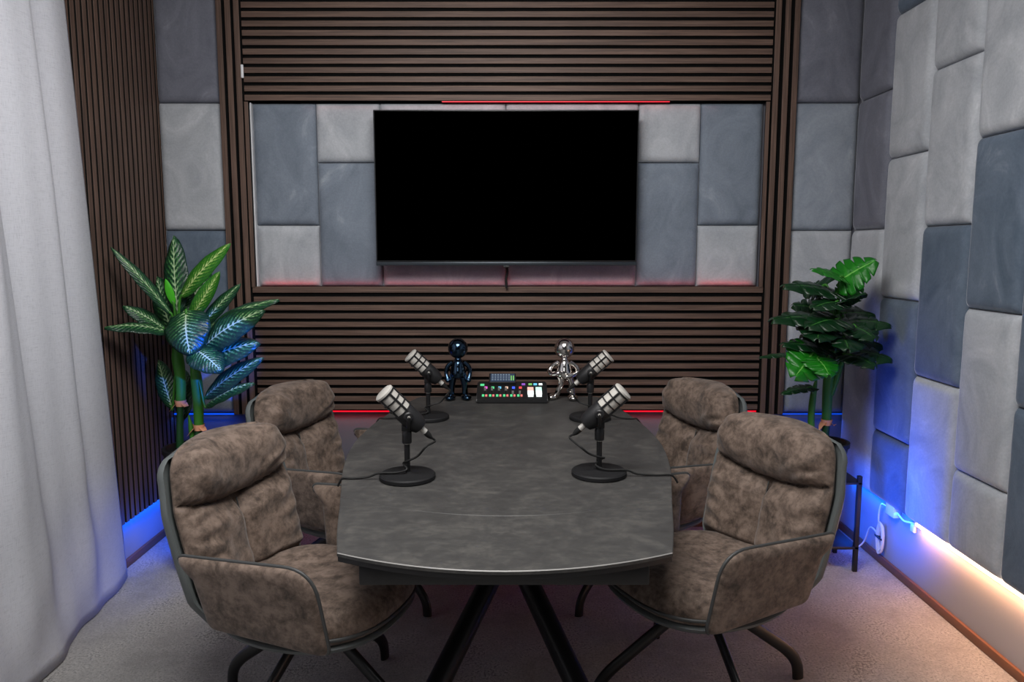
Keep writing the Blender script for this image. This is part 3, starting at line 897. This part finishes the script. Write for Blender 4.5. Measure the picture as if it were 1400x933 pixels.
microphone('black and silver microphone on round stand, nearest on the left side', (-.31, 2.17), (-.64, -.20, .70), .195,
           [(.060, -.03, .105), (.035, -.02, .075), (.006, -.014, .058), (-.012, .004, .045), (.0, -.016, .032), (-.03, -.016, .0225), (-.082, -.014, .0200), (-.115, -.012, .008), (-.160, -.012, .0035), (-.190, -.012, .0035), (-.205, -.012, -.02)])
microphone('black and silver microphone on round stand, nearest on the right side', (.262, 2.205), (.70, -.10, .66), .195,
           [(-.06, -.03, .095), (-.03, -.02, .070), (.010, -.012, .056), (.012, .008, .05), (-.012, -.012, .035), (.02, -.022, .0225), (.080, -.018, .0200), (.112, -.016, .008), (.17, -.014, .0035), (.215, -.014, .0035), (.235, -.014, -.02)])
microphone('black and silver microphone on round stand in front of blue figurine', (-.335, 2.96), (-.68, -.14, .66), .195,
           [(.075, -.01, .10), (.05, -.005, .07), (.012, -.012, .058), (-.012, .0, .045), (0, -.016, .032), (-.03, -.016, .0225), (-.082, -.014, .020), (-.115, -.012, .008), (-.17, -.01, .0035), (-.195, -.01, .0035), (-.21, -.01, -.02)])
microphone('black and silver microphone on round stand in front of silver figurine', (.312, 2.955), (.72, -.06, .64), .195,
           [(-.07, -.01, .10), (-.045, -.0, .07), (-.01, -.012, .058), (.012, .0, .045), (0, -.016, .032), (.03, -.016, .0225), (.082, -.014, .020), (.115, -.012, .008), (.165, -.01, .0035), (.185, -.01, .0035), (.205, -.01, -.02)])

# ---------------------------------------------------------------- audio mixer
mx = thing('audio_mixer', 'small black podcast mixing console with lit faders and pads', 'mixer', (0, 3.255, TZ))
D_, H0, H1 = .165, .022, .072
def top(y): return H0 + (H1 - H0) * y / D_
bm_ = MB()
vs = [(-.158, 0, 0), (.158, 0, 0), (.158, D_, 0), (-.158, D_, 0), (-.158, 0, H0), (.158, 0, H0), (.158, D_, H1), (-.158, D_, H1)]
bb = bmesh.new(); vv = [bb.verts.new(v) for v in vs]
for f in [(0, 3, 2, 1), (4, 5, 6, 7), (0, 1, 5, 4), (1, 2, 6, 5), (2, 3, 7, 6), (3, 0, 4, 7)]: bb.faces.new([vv[i] for i in f])
bmesh.ops.bevel(bb, geom=list(bb.edges), offset=.005, segments=2, affect='EDGES')
bb.verts.index_update()
bm_.add([v.co[:] for v in bb.verts], [[v.index for v in f.verts] for f in bb.faces], 0, False); bb.free()
bm_.build('body', BLACKP, mx)
def key(name, x, y, w, d, mat, h=.004, parent=mx):
    z = top(y); sl = (H1 - H0) / D_
    vs = []
    for zo in (-.001, h):
        for yy in (y - d / 2, y + d / 2):
            for xx in (x - w / 2, x + w / 2): vs.append((xx, yy, z + (yy - y) * sl + zo))
    return MB().add(vs, [(0, 2, 3, 1), (4, 5, 7, 6), (0, 1, 5, 4), (2, 6, 7, 3), (0, 4, 6, 2), (1, 3, 7, 5)], 0, False).build(name, mat, parent)
G = {k: glow('lit_' + k, c, s) for k, c, s in [('magenta', (1, .12, .75), 1.1), ('green', (.12, .9, .35), .9), ('sky', (.15, .65, 1), 1.1), ('peach', (1, .68, .5), 1.0), ('blue', (.05, .12, 1), 1.3), ('red', (1, .08, .08), 1.0), ('rose', (1, .25, .22), .9), ('mint', (.6, 1, .85), 1.3), ('coral', (1, .5, .42), 1.3), ('white', (.9, 1, .97), 1.5), ('violet', (.4, .12, .75), .8), ('lime', (.3, .85, .2), .7), ('screen', (.02, .05, .12), .6), ('text', (.6, .75, .9), .5)]}
CAPG = plain('fader_cap', lin(120, 120, 118), 0.4)
for k, c in enumerate(['magenta', 'green', 'sky', 'peach', 'blue', 'red']):
    x = -.122 + k * .0312
    key('channel_key', x + .004, .098, .013, .012, G[c])
    key('fader_slot', x + .001, .058, .003, .058, FELT, .0008)
    key('fader_cap', x + .001, .080 if k < 4 else .048, .009, .011, CAPG, .010)
    key('mute_button', x - .006, .026, .010, .012, G['green'])
    key('solo_button', x + .008, .026, .009, .011, G['rose'])
for k, (c1, c2) in enumerate((('coral', 'white'), ('mint', 'white'))):
    x = .083 + k * .037
    key('sound_pad', x, .084, .027, .030, G[c1]); key('sound_pad', x, .052, .027, .028, G[c2]); key('sound_pad', x, .026, .024, .016, G[c2])
for x, c in ((.052, 'violet'), (.083, 'lime'), (.106, 'sky'), (.130, 'white')): key('effect_key', x, .130, .016, .010, G[c])
key('record_button', -.135, .124, .018, .011, G['green'])
sc_ = MB().bbox(-.105, .018, -.010, .010, -.030, .030, .003).build('display_housing', BLACKP, mx, loc=(0, .152, .082), rot=(radians(-55), 0, 0))
MB().box(-.098, .012, -.0115, -.0095, -.025, .025).build('display', G['screen'], sc_)
mb = MB()
for r_ in (-.016, -.004, .008, .018):
    for k in range(7): mb.box(-.092 + k * .0125, -.085 + k * .0125, -.0123, -.0112, r_, r_ + .003)
mb.build('display_readout', G['text'], sc_)
mb = MB()
for x in (-.006, .004): mb.box(x, x + .005, -.0123, -.0112, -.018, .012)
mb.build('level_meter', G['lime'], sc_)

# ---------------------------------------------------------------- plain chrome statuettes
def blob(mb, pts, n=14):  # tube with smooth radii
    P = smooth_path([p[:3] for p in pts], 5); R = smooth_path([(p[3], 0, 0) for p in pts], 5)
    mb.tube(P, [max(.0005, r.x) for r in R], n)
def statuette(label, loc, mat, rz, pose):
    t = thing('figurine', label, 'figurine', (loc[0], loc[1], TZ), rz)
    body = MB()
    # torso and hips
    blob(body, [(0, 0, .088, .006), (0, 0, .094, .024), (0, 0, .112, .030), (0, .001, .135, .027), (0, 0, .158, .021), (0, 0, .172, .012), (0, 0, .186, .010)], 18)
    if pose == 0:
        legs = [[(-.016, 0, .105, .016), (-.022, 0, .07, .012), (-.025, 0, .03, .011), (-.026, 0, .012, .012)], [(.016, 0, .105, .016), (.022, 0, .07, .012), (.025, 0, .03, .011), (.026, 0, .012, .012)]]
        feet = [(-.029, -.014), (.029, -.014)]
        arms = [[(-.020, 0, .160, .009), (-.038, .004, .140, .009), (-.044, .004, .115, .008), (-.040, -.004, .092, .008), (-.038, -.006, .082, .011), (-.037, -.007, .074, .006)],
                [(.020, 0, .160, .009), (.038, .004, .140, .009), (.044, .004, .115, .008), (.040, -.004, .092, .008), (.038, -.006, .082, .011), (.037, -.007, .074, .006)]]
    else:
        legs = [[(-.014, 0, .105, .016), (-.010, -.004, .07, .011), (-.022, -.004, .035, .010), (-.030, 0, .014, .011)], [(.014, 0, .105, .016), (.026, 0, .07, .012), (.030, 0, .03, .011), (.031, 0, .012, .012)]]
        feet = [(-.040, -.010), (.034, -.014)]
        arms = [[(-.020, 0, .160, .009), (-.044, -.002, .142, .009), (-.054, -.012, .120, .009), (-.036, -.030, .112, .009), (-.016, -.038, .118, .012), (-.008, -.040, .120, .006)],
                [(.020, 0, .160, .009), (.044, .002, .140, .009), (.048, .002, .116, .009), (.034, -.022, .108, .009), (.014, -.036, .104, .012), (.008, -.038, .104, .006)]]
    for l in legs: blob(body, l, 12)
    for a in arms: blob(body, a, 12)
    body.build('body', mat, t)
    hd = MB()
    hd.ell((0, -.002, .218), (.037, .036, .043), 24, 16)
    hd.build('head', mat, t)
    for fx, fy in feet:
        f = MB(); f.ell((fx, fy, .012), (.019, .031, .0135), 16, 10, Matrix.Rotation(-.25 if fx < 0 else .25, 3, 'Z'))
        f.build('foot', mat, t)
    t.scale = (1.22, 1.22, 1.07)
    return t
statuette('glossy dark blue metallic figurine standing left of the mixer', (-.243, 3.355), BCHROME, radians(4), 0)
statuette('shiny silver chrome figurine standing right of the mixer', (.236, 3.355), CHROME, radians(-12), 1)

# ---------------------------------------------------------------- curtain
def curtain():
    nu, nv = 150, 60
    path = [(-1.628, 3.0), (-1.60, 2.86), (-1.575, 2.62), (-1.53, 2.35), (-1.50, 2.05), (-1.49, 1.6), (-1.50, 1.1), (-1.52, .6)]
    P = smooth_path([(x, y, 0) for x, y in path], 30); L = [0]
    for a, b in zip(P, P[1:]): L.append(L[-1] + (b - a).length)
    def at(s):
        q = s * L[-1]
        for i in range(len(L) - 1):
            if L[i + 1] >= q:
                k = (q - L[i]) / (L[i + 1] - L[i]); return P[i].lerp(P[i + 1], k), (P[i + 1] - P[i]).normalized()
        return P[-1], (P[-1] - P[-2]).normalized()
    def f(i, j):
        s = i / (nu - 1); v = j / (nv - 1); z = 0.006 + v * 2.62
        p, t = at(s)
        n = Vector((t.y, -t.x, 0)) * (1 if True else -1)
        if n.x < 0: n = -n
        d = s * L[-1]
        # top hangs nearer the wall; the back edge leans a little
        lean = Vector((-.035 * v * min(1, d / .25), -.20 * v * (1 - s) + .05 * v * 0, 0))
        ph = d * 2 * pi / .33
        fold = .046 * sin(ph + .7 * sin(d * 5) + .9 * (1 - v) ** 2) + .010 * sin(ph * 2.1 + 1 + .6 * v)
        fold *= (.22 + .78 * min(1, v * 1.6)) * min(1, .12 + (d / .22) ** 2)
        # wrinkles where the hem drags on the carpet
        b_ = exp(-v / .10)
        fold += b_ * .010 * sin(d * 13 + v * 40) * min(1, d / .2)
        q = p + lean + n * (fold + .02)
        return (max(q.x, -1.622), q.y, z)
    mb = MB(); mb.grid(f, nu, nv)
    o = mb.build('curtain', LINEN, auto=80)
    m = o.modifiers.new('thickness', 'SOLIDIFY'); m.thickness = .003; m.offset = 0
    tag(o, 'long pale grey linen curtain hanging along the left wall to floor', 'curtain')
curtain()

# ---------------------------------------------------------------- plants
def leaf_obj(parent, base, tip, width, normal, bend, mat, org, kind='lance', pet=None, curl=.12, nm='leaf'):
    base, tip, normal = Vector(base) - Vector(org), Vector(tip) - Vector(org), Vector(normal)
    ax = tip - base; L = ax.length; d = ax.normalized()
    nrm = (normal - d * normal.dot(d)).normalized(); sd = d.cross(nrm)
    nu, nv = (15, 18) if kind == 'lance' else (13, 49)
    mb = MB(); uv = []
    def wid(s, sg):
        if kind == 'lance': return max(0, sin(pi * s ** .95)) ** .62 * (1 - .12 * s)
        if kind == 'oval': return sin(pi * s ** .75) ** .55
        w = (sin(pi * min(1, s * .96 + .03) ** .62)) ** .6
        cut = abs(sin(s * pi * 5.2 + (0.35 if sg > 0 else 0)))
        if .12 < s < .92: w *= 1 - .55 * max(0, 1 - cut / .34) ** .8
        return w
    for j in range(nv):
        s = j / (nv - 1)
        for i in range(nu):
            u = -1 + 2 * i / (nu - 1)
            w = wid(s, 1 if u > 0 else -1) * width / 2
            back = 0
            if kind == 'monstera': back = -.20 * L * abs(u) * (1 - s) + .10 * L * abs(u) * s * .5
            p = base + d * (L * s + back) + sd * (u * w)
            z = bend * L * sin(pi * s) - curl * width * (abs(u) ** 1.6) * (.6 + .4 * s)
            z += .02 * width * sin(s * 22) * abs(u)
            p += nrm * (z + .03 * width * (1 - min(1, abs(u) / .15)) * -1)
            mb.v.append(tuple(p)); uv.append((s, (u + 1) / 2))
    for j in range(nv - 1):
        for i in range(nu - 1):
            a = j * nu + i; mb.f.append((a, a + 1, a + nu + 1, a + nu)); mb.m.append(0); mb.sm.append(True)
    mb.uv = uv
    if pet is not None:
        o = len(mb.v); P0 = Vector(pet) - Vector(org)
        mid = P0.lerp(base, .55) + Vector((0, 0, .02))
        mb.tube(smooth_path([P0, mid, base, base + d * .02], 4), .0045, 6, mat=1)
        mb.uv += [(.5, .5)] * (len(mb.v) - o)
    ob = mb.build(nm, [mat, STEMG], parent, auto=None)
    m = ob.modifiers.new('thickness', 'SOLIDIFY'); m.thickness = .0012; m.offset = 0
    return ob
from math import tan
def W3(px, py, Y):   # a point of the plant read off the photograph at the real distance Y
    u = (px - 700) / 1030; v = (466.5 - py) / 1030; c, s = cos(radians(7)), sin(radians(7))
    d = Vector((u, c + v * s, -s + v * c)); return Vector((0, 0, 1.3676)) + d * (Y / d.y)

def pot(t, r0, r1, h, z0=0):
    MB().lathe([(r0 * .96, z0), (r0, z0 + .006), (r1, z0 + h - .02), (r1 + .006, z0 + h - .018), (r1 + .006, z0 + h), (r1 - .006, z0 + h), (r1 - .012, z0 + h - .03)], 36, capt=False).build('pot', POT, t)
    MB().lathe([(0.001, z0 + h - .032), (r1 - .011, z0 + h - .030)], 30, capb=False, capt=False).build('soil', SOIL, t)

o1 = (-1.345, 3.12, 0)
pl = thing('potted_dieffenbachia', 'tall potted plant with pale-striped long leaves in left corner', 'plant', o1)
pot(pl, .10, .125, .535)
def relp(o, pts): return [Vector(p) - Vector(o) for p in pts]
def cane(t, o, pts, rad, mat, nm):
    MB().tube(relp(o, smooth_path(pts, 5)), [r.x for r in smooth_path([(r, 0, 0) for r in rad], 5)], 12).build(nm, mat, t)
Y1 = 3.12
def bract(t, o, p, s=1):
    mb = MB(); p = Vector(p) - Vector(o)
    for k, a in enumerate((-2.6, -.5, 1.7)):
        d = Vector((cos(a), sin(a) * .6, 0)); q = Vector((-d.y, d.x, 0))
        b0 = p + d * .018
        mb.add([b0 + q * .020, b0 - q * .020, b0 + d * .014 - q * .014 - Vector((0, 0, .014)), b0 + d * .038 * s + Vector((0, 0, -.040 if k < 1 else -.006)), b0 + d * .014 + q * .014 - Vector((0, 0, .014)), p - Vector((0, 0, .02))], [(0, 1, 2, 4), (2, 3, 4), (1, 0, 5)], 0, True)
    mb.lathe([(.019, -.014), (.024, .012)], 12, 0, Matrix.Translation(p), False, False)
    mb.build('bract', BRACT, t)
cane(pl, o1, [W3(246, 612, Y1), W3(246, 580, Y1), W3(247, 552, Y1)], [.016, .014, .014], CANE, 'cane')
cane(pl, o1, [W3(269, 612, Y1 - .03), W3(270, 600, Y1 - .03), W3(272, 584, Y1 - .03)], [.016, .015, .014], CANE, 'cane')
cane(pl, o1, [W3(247, 553, Y1), W3(247, 520, Y1), W3(243, 490, Y1), W3(240, 462, Y1)], [.020, .021, .024, .008], STEMG, 'sheath')
cane(pl, o1, [W3(272, 585, Y1 - .03), W3(271, 550, Y1 - .03), W3(268, 515, Y1 - .03), W3(262, 480, Y1 - .03)], [.019, .021, .022, .007], STEMG, 'sheath')
cane(pl, o1, [W3(264, 610, Y1 - .02), W3(262, 590, Y1 - .02), W3(258, 568, Y1 - .02)], [.008, .012, .003], STEMG, 'shoot')
bract(pl, o1, W3(247, 551, Y1)); bract(pl, o1, W3(272, 584, Y1 - .03))
A = W3(243, 485, Y1); Bq = W3(266, 505, Y1 - .03)
CAMV = Vector((0, -1, .25))
#     base px, tip px, y base, y tip, width m, normal, bend, mat, kind, petiole origin
LV = [
    ((243, 432), (237, 322), 3.12, 3.20, .105, (-.1, -1, .1), .03, LEAFV, 'lance', A),
    ((246, 408), (313, 333), 3.10, 3.02, .075, (.35, -.8, .6), .05, LEAFB, 'lance', A),
    ((236, 432), (152, 338), 3.08, 2.98, .050, (.4, -.6, .5), .04, LEAFV, 'lance', A),
    ((238, 466), (214, 378), 3.14, 3.20, .115, (-.2, -1, .25), .03, LEAFV, 'lance', A),
    ((236, 455), (143, 447), 3.06, 2.93, .085, (-.1, -.5, .9), .08, LEAFV, 'lance', A),
    ((228, 452), (169, 418), 3.12, 3.03, .075, (-.1, -.6, .7), .06, LEAFV, 'lance', A),
    ((258, 440), (300, 372), 3.08, 3.04, .060, (.5, -.8, .3), .04, LEAFB, 'lance', A),
    ((252, 432), (286, 368), 3.18, 3.28, .095, (.1, -1, .2), .03, LEAFV, 'lance', A),
    ((272, 452), (328, 388), 3.12, 3.08, .060, (.3, -.8, .6), .05, LEAFV, 'lance', Bq),
    ((272, 458), (380, 409), 3.06, 2.96, .085, (.2, -.6, .8), .07, LEAFV, 'lance', Bq),
    ((254, 424), (259, 484), 3.02, 2.93, .165, (0, -1, .35), .10, LEAFV, 'oval', A),
    ((276, 476), (358, 424), 3.02, 2.92, .125, (.2, -.85, .5), .08, LEAFV, 'lance', Bq),
    ((268, 500), (352, 468), 3.04, 2.96, .130, (.3, -.7, .6), .08, LEAFV, 'lance', Bq),
    ((264, 476), (302, 506), 2.98, 2.90, .120, (.2, -.7, .7), .08, LEAFV, 'oval', Bq),
    ((278, 545), (358, 489), 3.08, 2.99, .085, (.3, -.75, .6), .06, LEAFV, 'lance', Bq),
    ((280, 556), (346, 523), 3.06, 2.98, .085, (.3, -.5, .8), .06, LEAFV, 'lance', Bq),
    ((236, 560), (216, 492), 3.16, 3.24, .085, (0, -1, .1), .03, LEAFV, 'lance', A),
    ((250, 575), (252, 505), 3.20, 3.30, .080, (0, -1, .1), .03, LEAFV, 'lance', A),
    ((241, 450), (262, 395), 3.13, 3.18, .075, (.1, -1, .3), .03, LEAFV, 'lance', A),
    ((238, 418), (226, 382), 3.06, 3.04, .030, (.1, -1, .3), .03, LEAFN, 'lance', A),
]
for b, t_, yb, yt, w, nn, bd, mt_, kd, pt in LV:
    leaf_obj(pl, W3(*b, yb), W3(*t_, yt), w * 1.12, nn, bd, mt_, o1, kd, pt, .14)

o2 = (1.345, 3.17, 0)
pr = thing('potted_monstera', 'potted plant with dark split leaves in the right corner', 'plant', (o2[0], o2[1], .395))
o2p = (o2[0], o2[1], .395)
pot(pr, .075, .098, .15)
st = thing('plant_stand', 'tall black metal plant stand behind the right chairs', 'stand', o2)
for sx, sy in ((-1, -1), (1, -1), (-1, 1), (1, 1)):
    MB().bbox(sx * .115 - .009, sx * .115 + .009, sy * .1 - .009, sy * .1 + .009, 0, .42, .002).build('leg', BLACKM, st)
MB().bbox(-.124, .124, -.109, .109, .383, .394, .002).build('shelf', BLACKM, st)
MB().bbox(-.124, .124, -.109, .109, .10, .112, .002).build('lower_shelf', BLACKM, st)
Y2 = 3.17
cane(pr, o2p, [W3(1128, 600, Y2), W3(1129, 585, Y2), W3(1130, 575, Y2)], [.016, .016, .015], CANE, 'cane')
cane(pr, o2p, [W3(1130, 578, Y2), W3(1131, 545, Y2), W3(1134, 510, Y2), W3(1140, 470, Y2), W3(1143, 430, Y2)], [.019, .021, .022, .012, .006], STEMG, 'sheath')
cane(pr, o2p, [W3(1110, 605, Y2 - .02), W3(1109, 570, Y2 - .02), W3(1112, 540, Y2 - .02), W3(1116, 520, Y2 - .02)], [.014, .014, .013, .005], STEMG, 'sheath')
cane(pr, o2p, [W3(1136, 540, Y2 - .01), W3(1146, 510, Y2 - .01), W3(1154, 480, Y2 - .01), W3(1152, 430, Y2)], [.012, .012, .008, .005], STEMG, 'sheath')
bract(pr, o2p, W3(1130, 577, Y2), .7)
S1 = W3(1143, 440, Y2); S2 = W3(1136, 500, Y2); S3 = W3(1112, 545, Y2 - .02)
LM = [
    ((1148, 383), (1196, 356), 3.12, 3.06, .150, (-.25, -.75, .75), .04, LEAFMB, S1),
    ((1152, 380), (1112, 368), 3.11, 3.02, .085, (-.1, -.6, .9), .04, LEAFMB, S1),
    ((1156, 405), (1180, 378), 3.14, 3.14, .100, (.1, -1, .1), .02, LEAFMB, S1),
    ((1146, 402), (1074, 390), 3.14, 3.02, .150, (-.1, -.45, .95), .06, LEAFM, S1),
    ((1130, 390), (1098, 398), 3.22, 3.30, .140, (-.1, -.6, .8), .05, LEAFM, S1),
    ((1150, 416), (1182, 400), 3.04, 2.96, .110, (.1, -.12, 1), .02, LEAFM, S1),
    ((1140, 440), (1058, 436), 3.12, 2.98, .165, (-.1, -.35, .95), .06, LEAFM, S1),
    ((1128, 425), (1085, 416), 3.22, 3.24, .150, (-.1, -.5, .9), .05, LEAFM, S1),
    ((1120, 450), (1118, 462), 3.06, 2.88, .150, (0, -.4, 1), .06, LEAFM, S1),
    ((1150, 440), (1216, 443), 3.12, 3.02, .150, (.1, -.4, .95), .07, LEAFM, S1),
    ((1165, 445), (1196, 462), 3.04, 2.94, .150, (.1, -.5, .9), .07, LEAFM, S2),
    ((1150, 462), (1160, 476), 3.04, 2.86, .150, (.05, -.5, .9), .07, LEAFM, S2),
    ((1150, 480), (1218, 490), 3.10, 3.00, .150, (.15, -.45, .9), .08, LEAFM, S2),
    ((1160, 485), (1196, 500), 3.02, 2.92, .130, (.15, -.55, .9), .08, LEAFM, S2),
    ((1130, 478), (1072, 470), 3.10, 3.0, .120, (-.1, -.4, .9), .06, LEAFM, S2),
    ((1112, 482), (1088, 514), 3.02, 2.92, .165, (-.1, -1, .35), .06, LEAFMB, S2),
    ((1118, 490), (1134, 512), 2.98, 2.88, .130, (.1, -1, .4), .06, LEAFMB, S2),
    ((1090, 486), (1040, 488), 3.08, 3.0, .060, (-.1, -.2, 1), .04, LEAFM, S2),
    ((1108, 530), (1070, 538), 3.12, 3.04, .060, (-.1, -.35, .9), .05, LEAFM, S3),
    ((1146, 436), (1106, 446), 3.02, 2.92, .140, (-.1, -.5, .9), .06, LEAFM, S1),
    ((1150, 428), (1196, 430), 3.20, 3.20, .140, (.1, -.5, .9), .06, LEAFM, S1),
    ((1140, 462), (1098, 462), 3.16, 3.12, .150, (-.1, -.5, .9), .06, LEAFM, S2),
    ((1156, 466), (1206, 472), 3.16, 3.14, .140, (.1, -.5, .9), .06, LEAFM, S2),
    ((1146, 412), (1112, 420), 3.04, 2.96, .110, (-.1, -.4, .9), .05, LEAFM, S1),
    ((1140, 470), (1150, 420), 3.26, 3.36, .150, (0, -1, .2), .03, LEAFM, S1),
    ((1125, 500), (1105, 470), 3.24, 3.32, .130, (0, -1, .2), .03, LEAFM, S2),
]
for b, t_, yb, yt, w, nn, bd, mt_, pt in LM:
    leaf_obj(pr, W3(*b, yb), W3(*t_, yt), w * 1.2, nn, bd, mt_, o2p, 'monstera', pt, .10)
